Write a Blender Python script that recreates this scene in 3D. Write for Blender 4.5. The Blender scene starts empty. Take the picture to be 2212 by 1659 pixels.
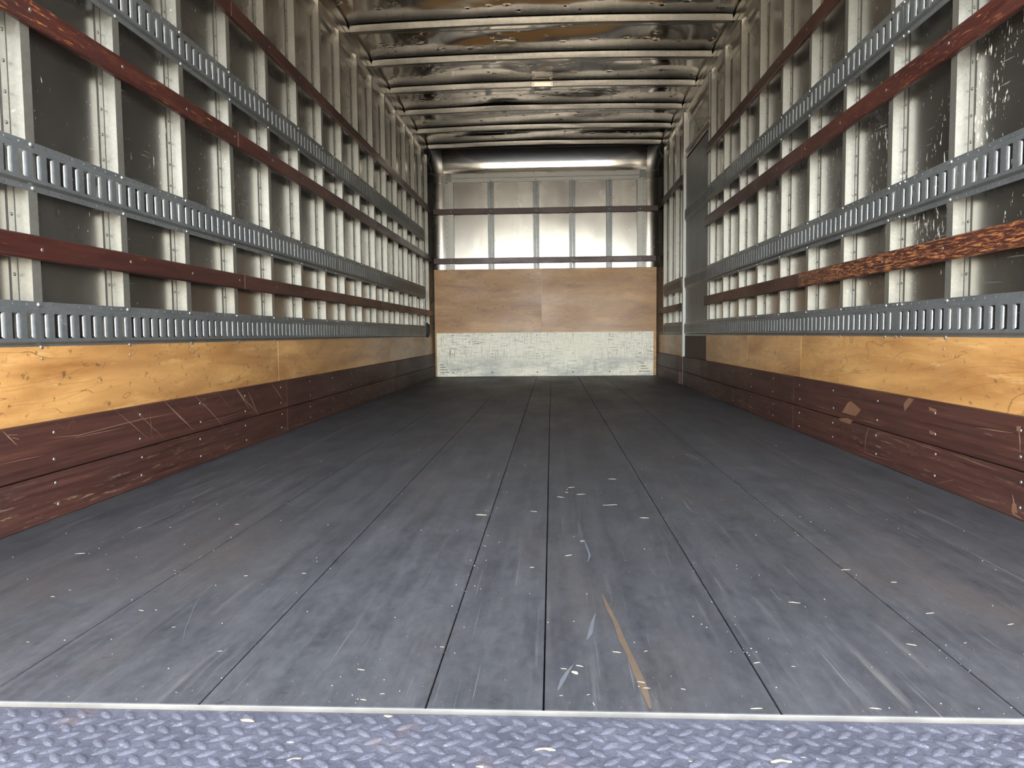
import bpy, math, random
import numpy as np
from mathutils import Matrix, Vector

random.seed(7)
sc = bpy.context.scene
C = sc.collection

# ------------------------------------------------------------------ camera
F_PX, YAW, PITCH, ROLL, CAM_H = 1623.1, 0.05309, 0.06662, 0.00935, 0.4587
cy, sy, cp, sp = math.cos(YAW), math.sin(YAW), math.cos(PITCH), math.sin(PITCH)
FW = Vector((-sy * cp, cy * cp, -sp)); RT = Vector((cy, sy, 0)); UP = RT.cross(FW)
RT2 = math.cos(ROLL) * RT - math.sin(ROLL) * UP
UP2 = math.sin(ROLL) * RT + math.cos(ROLL) * UP
cd = bpy.data.cameras.new('camera')
cd.sensor_width = 36.0
cd.lens = F_PX / 2212 * 36.0
cd.clip_start = 0.02
cam = bpy.data.objects.new('camera', cd)
C.objects.link(cam)
m3 = Matrix((RT2, UP2, -FW)).transposed()
cam.matrix_world = Matrix.Translation((0, 0, CAM_H)) @ m3.to_4x4()
sc.camera = cam

# ------------------------------------------------------------------ light
world = bpy.data.worlds.new('world')
sc.world = world
world.use_nodes = True
wn = world.node_tree.nodes
bg = wn['Background']
sky = wn.new('ShaderNodeTexSky')
sky.sky_type = 'NISHITA'
sky.sun_disc = False
sky.sun_elevation = math.radians(42)
sky.sun_rotation = math.radians(12)
sky.air_density = 1.0
sky.dust_density = 1.0
sky.ozone_density = 1.0
hsv = wn.new('ShaderNodeHueSaturation')
hsv.inputs['Saturation'].default_value = 0.32
world.node_tree.links.new(sky.outputs[0], hsv.inputs['Color'])
world.node_tree.links.new(hsv.outputs[0], bg.inputs[0])
bg.inputs[1].default_value = 0.5
sd = bpy.data.lights.new('sun_offscreen', 'SUN')
sd.energy = 8.0
sd.angle = math.radians(0.53)
sd.color = (1.0, 0.90, 0.76)
sun = bpy.data.objects.new('sun_offscreen', sd)
C.objects.link(sun)
sun.location = (0, 6, 8)
# the sun stands over the front of the truck, so the open rear lies in the shade
sun.rotation_euler = (math.radians(-48), 0, math.radians(12))

vs = sc.view_settings
vs.view_transform = 'Standard'
vs.look = 'None'
vs.gamma = 1.0
vs.use_curve_mapping = False
vs.exposure = 2.92
sc.cycles.max_bounces = 14
sc.cycles.diffuse_bounces = 6
sc.cycles.glossy_bounces = 8
sc.cycles.sample_clamp_indirect = 6.0
sc.cycles.blur_glossy = 0.5
sc.cycles.use_denoising = True

# ------------------------------------------------------------------ dimensions (metres)
XL, XR = -1.288, 1.146           # inner faces of the wall studs
DEP = 0.036                      # stud depth
SKL, SKR = XL - DEP, XR + DEP    # inner faces of the outer skins
Y0, YB = 0.889, 8.125            # rear edge of the floor, face of the front-wall studs
YSK = 8.160                      # front-wall skin
XC = (XL + XR) / 2
ZT = 2.322                       # top of the wall studs

def roof_z(x):
    n = (x - XC) / 1.22
    return 2.437 + 0.022 * (1 - n * n)

def unproj(px, py, axis, val):
    d = FW + RT2 * ((px - 1106) / F_PX) - UP2 * ((py - 829.5) / F_PX)
    o = Vector((0, 0, CAM_H))
    t = (val - o[axis]) / d[axis]
    return o + d * t

# ------------------------------------------------------------------ materials
class NT:
    def __init__(self, name):
        self.m = bpy.data.materials.new(name)
        self.m.use_nodes = True
        self.t = self.m.node_tree
        self.b = self.t.nodes['Principled BSDF']
        g = self.t.nodes.new('ShaderNodeNewGeometry')
        oi = self.t.nodes.new('ShaderNodeObjectInfo')
        self.rnd = oi.outputs['Random']
        self.pos = g.outputs['Position']
    def _set(self, sock, v):
        if isinstance(v, bpy.types.NodeSocket):
            self.t.links.new(v, sock)
        elif isinstance(v, (tuple, list)) and len(v) == 3 and sock.type == 'RGBA':
            sock.default_value = (*v, 1)
        else:
            sock.default_value = v
    def math(self, op, a, b=0.0, clamp=False):
        n = self.t.nodes.new('ShaderNodeMath'); n.operation = op; n.use_clamp = clamp
        self._set(n.inputs[0], a); self._set(n.inputs[1], b)
        return n.outputs[0]
    def coords(self, scale, shift=None):
        n = self.t.nodes.new('ShaderNodeVectorMath'); n.operation = 'MULTIPLY'
        self._set(n.inputs[0], self.pos); n.inputs[1].default_value = scale
        out = n.outputs[0]
        if shift is not None:
            k = self.t.nodes.new('ShaderNodeVectorMath'); k.operation = 'ADD'
            cmb = self.t.nodes.new('ShaderNodeCombineXYZ')
            for i in range(3):
                self._set(cmb.inputs[i], self.math('MULTIPLY', shift, 17.0 + 9 * i))
            self.t.links.new(out, k.inputs[0]); self.t.links.new(cmb.outputs[0], k.inputs[1])
            out = k.outputs[0]
        return out
    def noise(self, scale, detail=3.0, rough=0.55, shift=None, dist=0.0):
        n = self.t.nodes.new('ShaderNodeTexNoise')
        n.inputs['Scale'].default_value = 1.0
        n.inputs['Detail'].default_value = detail
        n.inputs['Roughness'].default_value = rough
        n.inputs['Distortion'].default_value = dist
        self.t.links.new(self.coords(scale, shift), n.inputs['Vector'])
        return n.outputs[0]
    def ramp(self, fac, lo, hi, a=0.0, b=1.0):
        n = self.t.nodes.new('ShaderNodeMapRange'); n.clamp = True
        self._set(n.inputs[0], fac)
        n.inputs[1].default_value = lo; n.inputs[2].default_value = hi
        n.inputs[3].default_value = a; n.inputs[4].default_value = b
        return n.outputs[0]
    def mix(self, fac, a, b, mode='MIX'):
        n = self.t.nodes.new('ShaderNodeMix'); n.data_type = 'RGBA'; n.blend_type = mode
        self._set(n.inputs[0], fac)
        self._set(n.inputs[6], a); self._set(n.inputs[7], b)
        return n.outputs[2]
    def sep(self, i):
        n = self.t.nodes.new('ShaderNodeSeparateXYZ')
        self.t.links.new(self.pos, n.inputs[0])
        return n.outputs[i]
    def set(self, **kw):
        names = dict(color='Base Color', metal='Metallic', rough='Roughness', spec='Specular IOR Level',
                     coat='Coat Weight', coatr='Coat Roughness', trans='Transmission Weight', ior='IOR')
        for k, v in kw.items():
            self._set(self.b.inputs[names[k]], v)
        return self
    def bump(self, h, strength=0.3, dist=0.002):
        n = self.t.nodes.new('ShaderNodeBump')
        n.inputs['Strength'].default_value = strength
        n.inputs['Distance'].default_value = dist
        self._set(n.inputs['Height'], h)
        self.t.links.new(n.outputs[0], self.b.inputs['Normal'])
        return self

M = {}

def mat_skin(name='aluminium_sheet', k=1.0, r=0.0):
    # mill aluminium sheet: soft mirror, vertical rolling marks, pale nicks and scratches
    n = NT(name)
    streak = n.noise((9, 9, 0.35), 4, 0.6)
    blot = n.noise((2.2, 2.2, 1.6), 4, 0.6)
    nick = n.noise((95, 95, 26), 3, 0.7)
    area = n.noise((1.7, 2.4, 2.0), 2, 0.5)
    zmask = n.math('MULTIPLY', n.ramp(n.sep(2), 0.45, 0.8), n.ramp(n.sep(2), 1.9, 1.3))
    ymask = n.ramp(n.sep(1), 4.6, 1.8, 0.25, 1.0)
    side = n.ramp(n.sep(0), -0.2, 0.2, 0.62, 1.0)
    keep = n.math('MULTIPLY', n.math('MULTIPLY', zmask, ymask), n.math('MULTIPLY', side, n.ramp(area, 0.36, 0.62)))
    thr = n.math('ADD', n.math('MULTIPLY', keep, 0.17), n.math('SUBTRACT', nick, 0.72))
    scr = n.ramp(thr, 0.0, 0.03)
    line = n.ramp(n.noise((5, 5, 95), 2, 0.5, dist=0.4), 0.70, 0.72)
    scr = n.math('MAXIMUM', scr, n.math('MULTIPLY', n.math('MULTIPLY', line, keep), 0.6))
    col = n.mix(n.ramp(blot, 0.3, 0.7), (0.30 * k, 0.28 * k, 0.248 * k), (0.41 * k, 0.39 * k, 0.35 * k))
    col = n.mix(n.ramp(streak, 0.35, 0.75, 0, 0.45), col, (0.25 * k, 0.235 * k, 0.212 * k))
    col = n.mix(scr, col, (0.60, 0.58, 0.51))
    n.set(color=col, metal=n.ramp(scr, 0, 1, 0.93, 0.2), rough=n.math('ADD', n.ramp(blot, 0.3, 0.7, 0.15 + r, 0.27 + r), n.math('MULTIPLY', scr, 0.4)))
    n.bump(n.noise((3.0, 3.0, 1.2), 2, 0.5), 0.10, 0.02)
    return n.m
M['skin'] = mat_skin('aluminium_sheet', 0.76, 0.045)

def mat_roof():
    n = NT('dented_roof_sheet')
    blot = n.noise((1.3, 2.5, 1), 4, 0.6)
    col = n.mix(blot, (0.36, 0.335, 0.295), (0.47, 0.44, 0.395))
    n.set(color=col, metal=1.0, rough=n.ramp(blot, 0.3, 0.7, 0.06, 0.14))
    n.bump(n.noise((34, 34, 34), 2, 0.5), 0.03, 0.004)
    return n.m
M['roof'] = mat_roof()

def mat_galv(name, a, b, metal=0.35, r0=0.38, r1=0.6, spang=70):
    n = NT(name)
    v = n.t.nodes.new('ShaderNodeTexVoronoi')
    v.inputs['Scale'].default_value = 1.0
    n.t.links.new(n.coords((spang, spang, spang)), v.inputs['Vector'])
    cellv = n.t.nodes.new('ShaderNodeSeparateColor')
    n.t.links.new(v.outputs['Color'], cellv.inputs[0])
    big = n.noise((4, 4, 4), 4, 0.65)
    fine = n.noise((240, 240, 240), 2, 0.6)
    col = n.mix(n.ramp(big, 0.32, 0.68), a, b)
    col = n.mix(n.math('MULTIPLY', cellv.outputs[0], 0.22), col, tuple(min(1, x * 1.5) for x in b))
    wear = n.ramp(n.noise((28, 28, 28), 4, 0.7), 0.66, 0.72)
    col = n.mix(n.math('MULTIPLY', wear, 0.45), col, (0.55, 0.545, 0.51))
    n.set(color=col, metal=metal, rough=n.ramp(fine, 0.3, 0.7, r0, r1))
    n.bump(fine, 0.12, 0.0006)
    return n.m
M['stud'] = mat_galv('galvanised_stud', (0.190, 0.183, 0.158), (0.245, 0.236, 0.206), 0.72, 0.28, 0.45, 150)
M['rail'] = mat_galv('galvanised_rail', (0.118, 0.125, 0.125), (0.180, 0.189, 0.188), 0.66, 0.32, 0.52, 120)
M['bow'] = mat_galv('roof_bow_steel', (0.130, 0.128, 0.116), (0.172, 0.168, 0.152), 0.95, 0.26, 0.38, 60)
M['door'] = mat_galv('grey_door_panel', (0.11, 0.12, 0.12), (0.17, 0.18, 0.18), 0.3, 0.4, 0.6, 40)

def simple(name, col, metal=0.0, rough=0.5, var=0.0, spec=0.5):
    n = NT(name)
    c = col
    if var:
        c = n.mix(n.noise((14, 14, 14), 4, 0.6), tuple(x * (1 - var) for x in col), tuple(min(1, x * (1 + var)) for x in col))
    n.set(color=c, metal=metal, rough=rough, spec=spec)
    return n.m
M['bolt'] = simple('zinc_bolt', (0.26, 0.255, 0.235), 0.8, 0.35)
M['rivet'] = simple('dull_rivet', (0.10, 0.098, 0.088), 0.8, 0.35)
M['seam'] = simple('dark_seam', (0.022, 0.021, 0.019), 0, 0.7)
M['hole'] = simple('dark_hole', (0.015, 0.015, 0.015), 0, 0.9)
M['alu'] = simple('bright_aluminium_extrusion', (0.31, 0.288, 0.25), 0.9, 0.25, 0.12)
M['aluw'] = simple('pale_aluminium_trim', (0.30, 0.295, 0.272), 0.6, 0.42, 0.08)
M['black'] = simple('black_rubber', (0.012, 0.012, 0.014), 0, 0.55)
M['edge'] = simple('worn_edge_strip', (0.135, 0.13, 0.115), 0.3, 0.5, 0.6)
M['splinter'] = simple('pale_splinter_wood', (0.22, 0.18, 0.115), 0, 0.7, 0.2)
M['crumb'] = simple('pale_grit', (0.20, 0.19, 0.165), 0, 0.8, 0.3)
M['scratch'] = simple('raw_wood_scratch', (0.15, 0.082, 0.048), 0, 0.7, 0.4)
M['chip'] = simple('bare_wood_chip', (0.125, 0.058, 0.030), 0, 0.6, 0.4)
M['scuff'] = simple('brown_scuff', (0.070, 0.045, 0.025), 0, 0.7, 0.45)
M['chalk'] = simple('chalky_scuff', (0.056, 0.059, 0.063), 0, 0.8, 0.4)
M['brown'] = simple('brown_painted_panel', (0.060, 0.036, 0.026), 0, 0.65, 0.25, 0.2)
M['sub'] = simple('dark_underfloor', (0.02, 0.02, 0.02), 0, 0.8)

def mat_mahog(name, wear):
    n = NT(name)
    grain = n.noise((60, 2.2, 60), 5, 0.65, shift=n.rnd)
    blot = n.noise((3, 1.6, 6), 4, 0.6, shift=n.rnd)
    col = n.mix(n.ramp(grain, 0.3, 0.7), (0.022, 0.006, 0.0055), (0.060, 0.018, 0.013))
    col = n.mix(n.ramp(blot, 0.52, 0.7, 0, 0.7), col, (0.018, 0.007, 0.007))
    tone = n.ramp(n.rnd, 0, 1, 0.8, 1.2)
    hs = n.t.nodes.new('ShaderNodeHueSaturation')
    n._set(hs.inputs['Value'], tone); n._set(hs.inputs['Color'], col)
    col = hs.outputs[0]
    sm = n.ramp(n.noise((200, 16, 150), 5, 0.8, shift=n.rnd), 0.62 - wear * 0.10, 0.69 - wear * 0.06)
    patch = n.ramp(n.noise((4, 1.4, 9), 3, 0.6), 0.42 - wear * 0.16, 0.62 - wear * 0.16)
    col = n.mix(n.math('MULTIPLY', sm, patch), col, (0.36, 0.14, 0.045))
    n.set(color=col, rough=n.ramp(blot, 0.3, 0.7, 0.30, 0.52), spec=0.45)
    n.bump(grain, 0.15, 0.001)
    return n.m
M['slat'] = mat_mahog('mahogany_slat', 0.0)
M['slatworn'] = mat_mahog('worn_mahogany_slat', 1.25)
M['slatmid'] = mat_mahog('rubbed_mahogany_slat', 0.55)

def mat_kick():
    n = NT('scuffed_mahogany_board')
    grain = n.noise((60, 2.0, 75), 5, 0.7, shift=n.rnd)
    blot = n.noise((3, 1.3, 5), 4, 0.6, shift=n.rnd)
    col = n.mix(n.ramp(grain, 0.3, 0.72), (0.021, 0.0085, 0.007), (0.072, 0.028, 0.019))
    col = n.mix(n.ramp(blot, 0.5, 0.72, 0, 0.75), col, (0.030, 0.013, 0.012))
    z = n.sep(2)
    low = n.math('MULTIPLY', n.ramp(z, 0.13, 0.04), n.ramp(z, 0.0, 0.02))
    wear = n.ramp(n.noise((90, 9, 110), 5, 0.75, shift=n.rnd), 0.57, 0.66)
    where = n.math('MAXIMUM', n.math('MULTIPLY', low, n.ramp(n.noise((2, 1.1, 9), 3, 0.6), 0.38, 0.58)),
                   n.ramp(n.noise((2, 1.6, 14), 3, 0.6, shift=n.rnd), 0.60, 0.75, 0, 0.6))
    col = n.mix(n.math('MULTIPLY', wear, where), col, (0.22, 0.145, 0.088))
    hair = n.ramp(n.noise((20, 1.1, 420), 2, 0.5, shift=n.rnd), 0.70, 0.73)
    col = n.mix(n.math('MULTIPLY', hair, 0.5), col, (0.17, 0.10, 0.062))
    n.set(color=col, rough=n.ramp(blot, 0.3, 0.7, 0.45, 0.65), spec=0.22)
    n.bump(grain, 0.2, 0.001)
    return n.m
M['kick'] = mat_kick()

def mat_ply(name, along, tone):   # along: scale vector of the grain direction
    n = NT(name)
    g = n.noise(along, 5, 0.65, shift=n.rnd, dist=0.6)
    b = n.noise((1.3, 1.3, 2.6), 4, 0.6, shift=n.rnd)
    col = n.mix(n.ramp(g, 0.3, 0.72), (0.31, 0.130, 0.036), (0.70, 0.385, 0.128))
    col = n.mix(n.ramp(b, 0.5, 0.75, 0, 0.5), col, (0.38, 0.19, 0.07))
    fine = n.noise(tuple(c * 4 for c in along), 3, 0.7, shift=n.rnd)
    col = n.mix(n.ramp(fine, 0.58, 0.7, 0, 0.45), col, (0.72, 0.45, 0.18))
    # cathedral lines and dark knots of rotary-cut veneer
    w = n.noise(tuple(c * 0.55 for c in along), 3, 0.6, shift=n.rnd, dist=1.6)
    rings = n.math('FRACT', n.math('MULTIPLY', w, 9.0))
    ln = n.math('MULTIPLY', n.ramp(rings, 0.93, 0.985), n.ramp(n.noise((3, 2, 6), 3, 0.6, shift=n.rnd), 0.36, 0.52))
    col = n.mix(n.math('MULTIPLY', ln, 0.7), col, (0.17, 0.075, 0.025))
    spot = n.ramp(n.noise((26, 26, 34), 4, 0.7, shift=n.rnd), 0.61, 0.69)
    col = n.mix(n.math('MULTIPLY', spot, 0.75), col, (0.09, 0.055, 0.03))
    hs = n.t.nodes.new('ShaderNodeHueSaturation')
    hs.inputs['Value'].default_value = tone
    n._set(hs.inputs['Color'], col)
    n.set(color=hs.outputs[0], rough=n.ramp(b, 0.3, 0.7, 0.32, 0.5), spec=0.45)
    n.bump(fine, 0.08, 0.0008)
    return n.m
M['ply'] = mat_ply('varnished_plywood_side', (9, 1.3, 9), 0.70)
M['plyb'] = mat_ply('varnished_plywood_front', (1.6, 9, 7), 0.70)

def mat_white():
    n = NT('scratched_white_panel')
    base = n.mix(n.noise((1.6, 1, 3), 4, 0.6), (0.80, 0.74, 0.55), (0.90, 0.85, 0.72))
    h = n.ramp(n.noise((7, 1, 120), 4, 0.75), 0.54, 0.63)
    v = n.ramp(n.noise((120, 1, 6), 4, 0.75), 0.55, 0.64)
    s = n.ramp(n.noise((60, 1, 75), 4, 0.75), 0.58, 0.67)
    wh = n.ramp(n.noise((1.4, 1, 4), 3, 0.6), 0.38, 0.62, 0.35, 1.0)
    scr = n.math('MULTIPLY', n.math('MAXIMUM', n.math('MAXIMUM', h, v), s), wh)
    col = n.mix(n.math('MULTIPLY', scr, 0.85), base, (0.12, 0.125, 0.11))
    z = n.sep(2)
    gr = n.noise((2.2, 1, 7), 4, 0.65)
    grey = n.math('MULTIPLY', n.ramp(z, 0.27, 0.12), n.ramp(gr, 0.40, 0.66, 0, 0.75))
    col = n.mix(grey, col, (0.30, 0.31, 0.29))
    n.set(color=col, rough=0.5, spec=0.4)
    return n.m
M['white'] = mat_white()

def mat_floor():
    n = NT('dark_worn_floor_board')
    st = n.noise((26, 0.7, 1), 5, 0.65, shift=n.rnd)
    bl = n.noise((3.2, 1.1, 1), 4, 0.6)
    sc2 = n.noise((55, 2.4, 1), 4, 0.7, shift=n.rnd)
    mott = n.noise((11, 5, 1), 5, 0.72)
    fs_ = n.noise((70, 30, 1), 4, 0.75)
    tn = n.math('ADD', n.math('MULTIPLY', st, 0.30), n.math('ADD', n.math('MULTIPLY', mott, 0.40), n.math('MULTIPLY', fs_, 0.30)))
    col = n.mix(n.ramp(tn, 0.36, 0.64), (0.019, 0.0193, 0.0215), (0.057, 0.0565, 0.0575))
    dk = n.ramp(n.noise((30, 22, 1), 3, 0.6), 0.70, 0.74)
    col = n.mix(n.math('MULTIPLY', dk, 0.6), col, (0.012, 0.012, 0.013))
    col = n.mix(n.ramp(bl, 0.5, 0.72, 0, 0.55), col, (0.052, 0.039, 0.030))
    tone = n.ramp(n.rnd, 0, 1, 0.88, 1.12)
    hs = n.t.nodes.new('ShaderNodeHueSaturation')
    n._set(hs.inputs['Value'], tone); n._set(hs.inputs['Color'], col)
    col = hs.outputs[0]
    worn = n.math('MULTIPLY', n.ramp(sc2, 0.57, 0.72), n.ramp(n.noise((2.4, 0.8, 1), 3, 0.6), 0.45, 0.65, 0.12, 0.8))
    col = n.mix(worn, col, (0.095, 0.089, 0.080))
    hair = n.ramp(n.noise((300, 3, 1), 2, 0.5, shift=n.rnd, dist=0.5), 0.70, 0.735)
    col = n.mix(n.math('MULTIPLY', hair, 0.35), col, (0.15, 0.143, 0.13))
    grit = n.ramp(n.noise((230, 230, 1), 3, 0.7), 0.69, 0.73)
    gw = n.ramp(n.noise((2.0, 1.6, 1), 3, 0.6), 0.40, 0.62, 0.15, 1.0)
    col = n.mix(n.math('MULTIPLY', grit, gw), col, (0.17, 0.163, 0.15))
    n.set(color=col, rough=n.ramp(bl, 0.3, 0.7, 0.48, 0.66), spec=0.30)
    n.bump(n.noise((170, 70, 1), 4, 0.75), 0.40, 0.002)
    return n.m
M['floor'] = mat_floor()

def mat_tread():
    n = NT('dusty_tread_plate')
    b = n.noise((14, 14, 14), 4, 0.65)
    f = n.noise((190, 190, 190), 3, 0.7)
    r = n.noise((9, 12, 9), 4, 0.6)
    col = n.mix(n.ramp(b, 0.3, 0.7), (0.044, 0.044, 0.056), (0.078, 0.077, 0.092))
    col = n.mix(n.ramp(r, 0.60, 0.74, 0, 0.5), col, (0.12, 0.075, 0.057))
    col = n.mix(n.ramp(f, 0.58, 0.68, 0, 0.6), col, (0.15, 0.145, 0.15))
    col = n.mix(n.ramp(f, 0.42, 0.34, 0, 0.5), col, (0.02, 0.02, 0.026))
    n.set(color=col, metal=0.15, rough=0.55, spec=0.4)
    n.bump(f, 0.7, 0.0016)
    return n.m
M['tread'] = mat_tread()

def mat_ground():
    n = NT('sunlit_yard_ground')
    col = n.mix(n.noise((0.4, 0.4, 0.4), 5, 0.6), (0.36, 0.32, 0.27), (0.50, 0.46, 0.40))
    n.set(color=col, rough=0.9)
    return n.m
M['ground'] = mat_ground()

def mat_lens():
    n = NT('clear_lamp_lens')
    n.set(color=(0.42, 0.41, 0.37), rough=0.12, trans=0.55, ior=1.45)
    return n.m
M['lens'] = mat_lens()

# ------------------------------------------------------------------ mesh helpers
class MB:
    def __init__(self):
        self.v, self.f = [], []
    def add(self, vs, fs):
        o = len(self.v)
        self.v += [tuple(p) for p in vs]
        self.f += [tuple(i + o for i in q) for q in fs]
        return self
    def box(self, x0, x1, y0, y1, z0, z1):
        return self.add([(x0, y0, z0), (x1, y0, z0), (x1, y1, z0), (x0, y1, z0), (x0, y0, z1), (x1, y0, z1), (x1, y1, z1), (x0, y1, z1)],
                        [(0, 3, 2, 1), (4, 5, 6, 7), (0, 1, 5, 4), (1, 2, 6, 5), (2, 3, 7, 6), (3, 0, 4, 7)])
    def cbox(self, x0, x1, y0, y1, z0, z1, c=0.003):
        # box with chamfered edges
        c = min(c, (x1 - x0) / 3, (y1 - y0) / 3, (z1 - z0) / 3)
        ctr = ((x0 + x1) / 2, (y0 + y1) / 2, (z0 + z1) / 2)
        h = ((x1 - x0) / 2, (y1 - y0) / 2, (z1 - z0) / 2)
        vs, idx = [], {}
        for sx in (-1, 1):
            for sy_ in (-1, 1):
                for sz in (-1, 1):
                    for a in range(3):
                        s = (sx, sy_, sz)
                        p = [ctr[k] + s[k] * (h[k] - (0 if k == a else c)) for k in range(3)]
                        idx[(s, a)] = len(vs); vs.append(p)
        fs = []
        def quad(keys):
            pts = [Vector(vs[idx[k]]) for k in keys]
            nrm = sum(((pts[i] - Vector(ctr)) for i in range(len(pts))), Vector())
            cr = (pts[1] - pts[0]).cross(pts[2] - pts[0])
            ids = [idx[k] for k in keys]
            fs.append(tuple(ids if cr.dot(nrm) > 0 else ids[::-1]))
        for a in range(3):
            b, d = [k for k in range(3) if k != a]
            for sgn in (-1, 1):
                ks = []
                for (sb, sd_) in ((-1, -1), (1, -1), (1, 1), (-1, 1)):
                    s = [0, 0, 0]; s[a] = sgn; s[b] = sb; s[d] = sd_
                    ks.append((tuple(s), a))
                quad(ks)
            # edges parallel to axis a
            for sb in (-1, 1):
                for sd_ in (-1, 1):
                    s0 = [0, 0, 0]; s1 = [0, 0, 0]
                    s0[a] = -1; s1[a] = 1
                    s0[b] = s1[b] = sb; s0[d] = s1[d] = sd_
                    quad([(tuple(s0), b), (tuple(s1), b), (tuple(s1), d), (tuple(s0), d)])
        for sx in (-1, 1):
            for sy_ in (-1, 1):
                for sz in (-1, 1):
                    quad([((sx, sy_, sz), 0), ((sx, sy_, sz), 1), ((sx, sy_, sz), 2)])
        return self.add(vs, fs)
    def sweep(self, prof, path_pts):
        # prof: closed list of (a, b); path_pts: list of functions (a, b) -> xyz
        n = len(prof); vs = []
        for fn in path_pts:
            vs += [fn(a, b) for a, b in prof]
        fs = []
        for i in range(len(path_pts) - 1):
            for j in range(n):
                k = (j + 1) % n
                fs.append((i * n + j, i * n + k, (i + 1) * n + k, (i + 1) * n + j))
        fs.append(tuple(range(n))[::-1]); fs.append(tuple((len(path_pts) - 1) * n + j for j in range(n)))
        return self.add(vs, fs)
    def tube(self, pts, r, n=8):
        pts = [Vector(p) for p in pts]; vs = []; fs = []
        for i, p in enumerate(pts):
            t = (pts[min(i + 1, len(pts) - 1)] - pts[max(i - 1, 0)]).normalized()
            a = t.orthogonal().normalized(); b = t.cross(a)
            vs += [p + r * (math.cos(2 * math.pi * k / n) * a + math.sin(2 * math.pi * k / n) * b) for k in range(n)]
        for i in range(len(pts) - 1):
            for k in range(n):
                q = (k + 1) % n
                fs.append((i * n + k, i * n + q, (i + 1) * n + q, (i + 1) * n + k))
        fs.append(tuple(range(n))[::-1]); fs.append(tuple((len(pts) - 1) * n + k for k in range(n)))
        return self.add(vs, fs)
    def dome(self, c, d, r, h, n=8):
        # bolt head: a low dome at c pointing along unit vector d
        c = Vector(c); d = Vector(d).normalized(); a = d.orthogonal().normalized(); b = d.cross(a)
        vs = []
        for (rr, hh) in ((1.0, 0.0), (0.92, 0.45), (0.6, 0.85)):
            vs += [c + d * (h * hh) + r * rr * (math.cos(2 * math.pi * k / n) * a + math.sin(2 * math.pi * k / n) * b) for k in range(n)]
        vs.append(c + d * h)
        fs = []
        for i in range(2):
            for k in range(n):
                q = (k + 1) % n
                fs.append((i * n + k, i * n + q, (i + 1) * n + q, (i + 1) * n + k))
        for k in range(n):
            fs.append((2 * n + k, 2 * n + (k + 1) % n, 3 * n))
        return self.add(vs, fs)
    def mesh(self, name, mat, smooth=False):
        me = bpy.data.meshes.new(name)
        me.from_pydata(self.v, [], self.f)
        me.materials.append(mat)
        if smooth:
            me.polygons.foreach_set('use_smooth', [True] * len(me.polygons))
        me.update()
        return me
    def build(self, name, mat, parent=None, smooth=False, loc=None, **props):
        return put(name, self.mesh(name, mat, smooth), parent, loc, **props)

def put(name, me, parent=None, loc=None, **props):
    o = bpy.data.objects.new(name, me)
    C.objects.link(o)
    if parent is not None:
        o.parent = parent
    if loc is not None:
        o.location = loc
    for k, v in props.items():
        o[k] = v
    return o

def thing(name, label, cat, loc=(0, 0, 0), group=None):
    o = put(name, None, None, loc, label=label, category=cat)
    o.empty_display_size = 0.1
    if group:
        o['group'] = group
    return o

def struct(o, label, cat):
    o['kind'] = 'structure'; o['label'] = label; o['category'] = cat
    return o

# ------------------------------------------------------------------ ground, floor
g = MB()
g.box(-60, 60, -80, 40, -1.30, -1.20)
struct(g.build('ground', M['ground']), 'pale sunlit yard ground below and behind the truck', 'ground')

f = MB()
f.box(SKL, SKR, Y0 + 0.004, YSK, -0.16, -0.031)
floor = struct(f.build('floor', M['sub']), 'dark worn wooden floor of long boards running to the front wall', 'floor')
seams = [SKL + 0.004, -1.024, -0.731, -0.444, -0.158, -0.0125, 0.274, 0.559, 0.857, SKR - 0.004]
for a, b in zip(seams[:-1], seams[1:]):
    mb = MB(); w = b - a
    mb.cbox(-w / 2 + 0.0011, w / 2 - 0.0011, 0, YSK - 0.006 - Y0, -0.031, 0, 0.0012)
    mb.build('floor_board', M['floor'], floor, loc=((a + b) / 2, Y0, 0))
mb = MB()
mb.cbox(SKL, SKR, Y0 - 0.0024, Y0 - 0.0002, -0.03, 0.0001, 0.0006)
mb.build('edge_strip', M['edge'], floor, label='worn pale metal strip along the rear edge')
mb = MB()
mb.box(SKL - 0.03, SKR + 0.03, Y0 - 0.012, Y0 + 0.1, -0.30, -0.161)
mb.box(SKL - 0.03, SKR + 0.03, Y0 - 0.0078, Y0 + 0.0038, -0.162, -0.031)
mb.build('rear_sill', M['sub'], floor)

# flat marks scraped into the floor, as thin coats of paint, mud and chalk on the boards
def ribbon(mb, pts, w0, w1, axis, val, lift, both=None):
    P = [unproj(px, py, axis, val) for px, py in pts]
    n = len(P); vs = []
    for i, p in enumerate(P):
        t = (P[min(i + 1, n - 1)] - P[max(i - 1, 0)]).normalized()
        nrm = Vector([0, 0, 0]); nrm[axis] = lift
        s = t.cross(Vector([1 if k == axis else 0 for k in range(3)])).normalized()
        w = (w0 + (w1 - w0) * i / max(1, n - 1)) / 2 * (0.25 if i in (0, n - 1) else random.uniform(0.8, 1.2))
        vs += [p + s * w + nrm, p - s * w + nrm]
    mb.add(vs, [(2 * i, 2 * i + 1, 2 * i + 3, 2 * i + 2) for i in range(n - 1)])
mb = MB()
ribbon(mb, [(1300, 1283), (1312, 1310), (1330, 1345), (1345, 1385), (1360, 1415), (1375, 1450), (1390, 1485), (1405, 1531)], 0.007, 0.012, 2, 0, 0.0003)
mb.build('scuff_streak', M['scuff'], floor, label='brown scuffed streak')
mb = MB()
ribbon(mb, [(1286, 1326), (1280, 1345), (1275, 1368), (1268, 1382)], 0.006, 0.008, 2, 0, 0.0003)
ribbon(mb, [(1238, 1436), (1226, 1452), (1215, 1470), (1205, 1492)], 0.005, 0.008, 2, 0, 0.0003)
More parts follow.
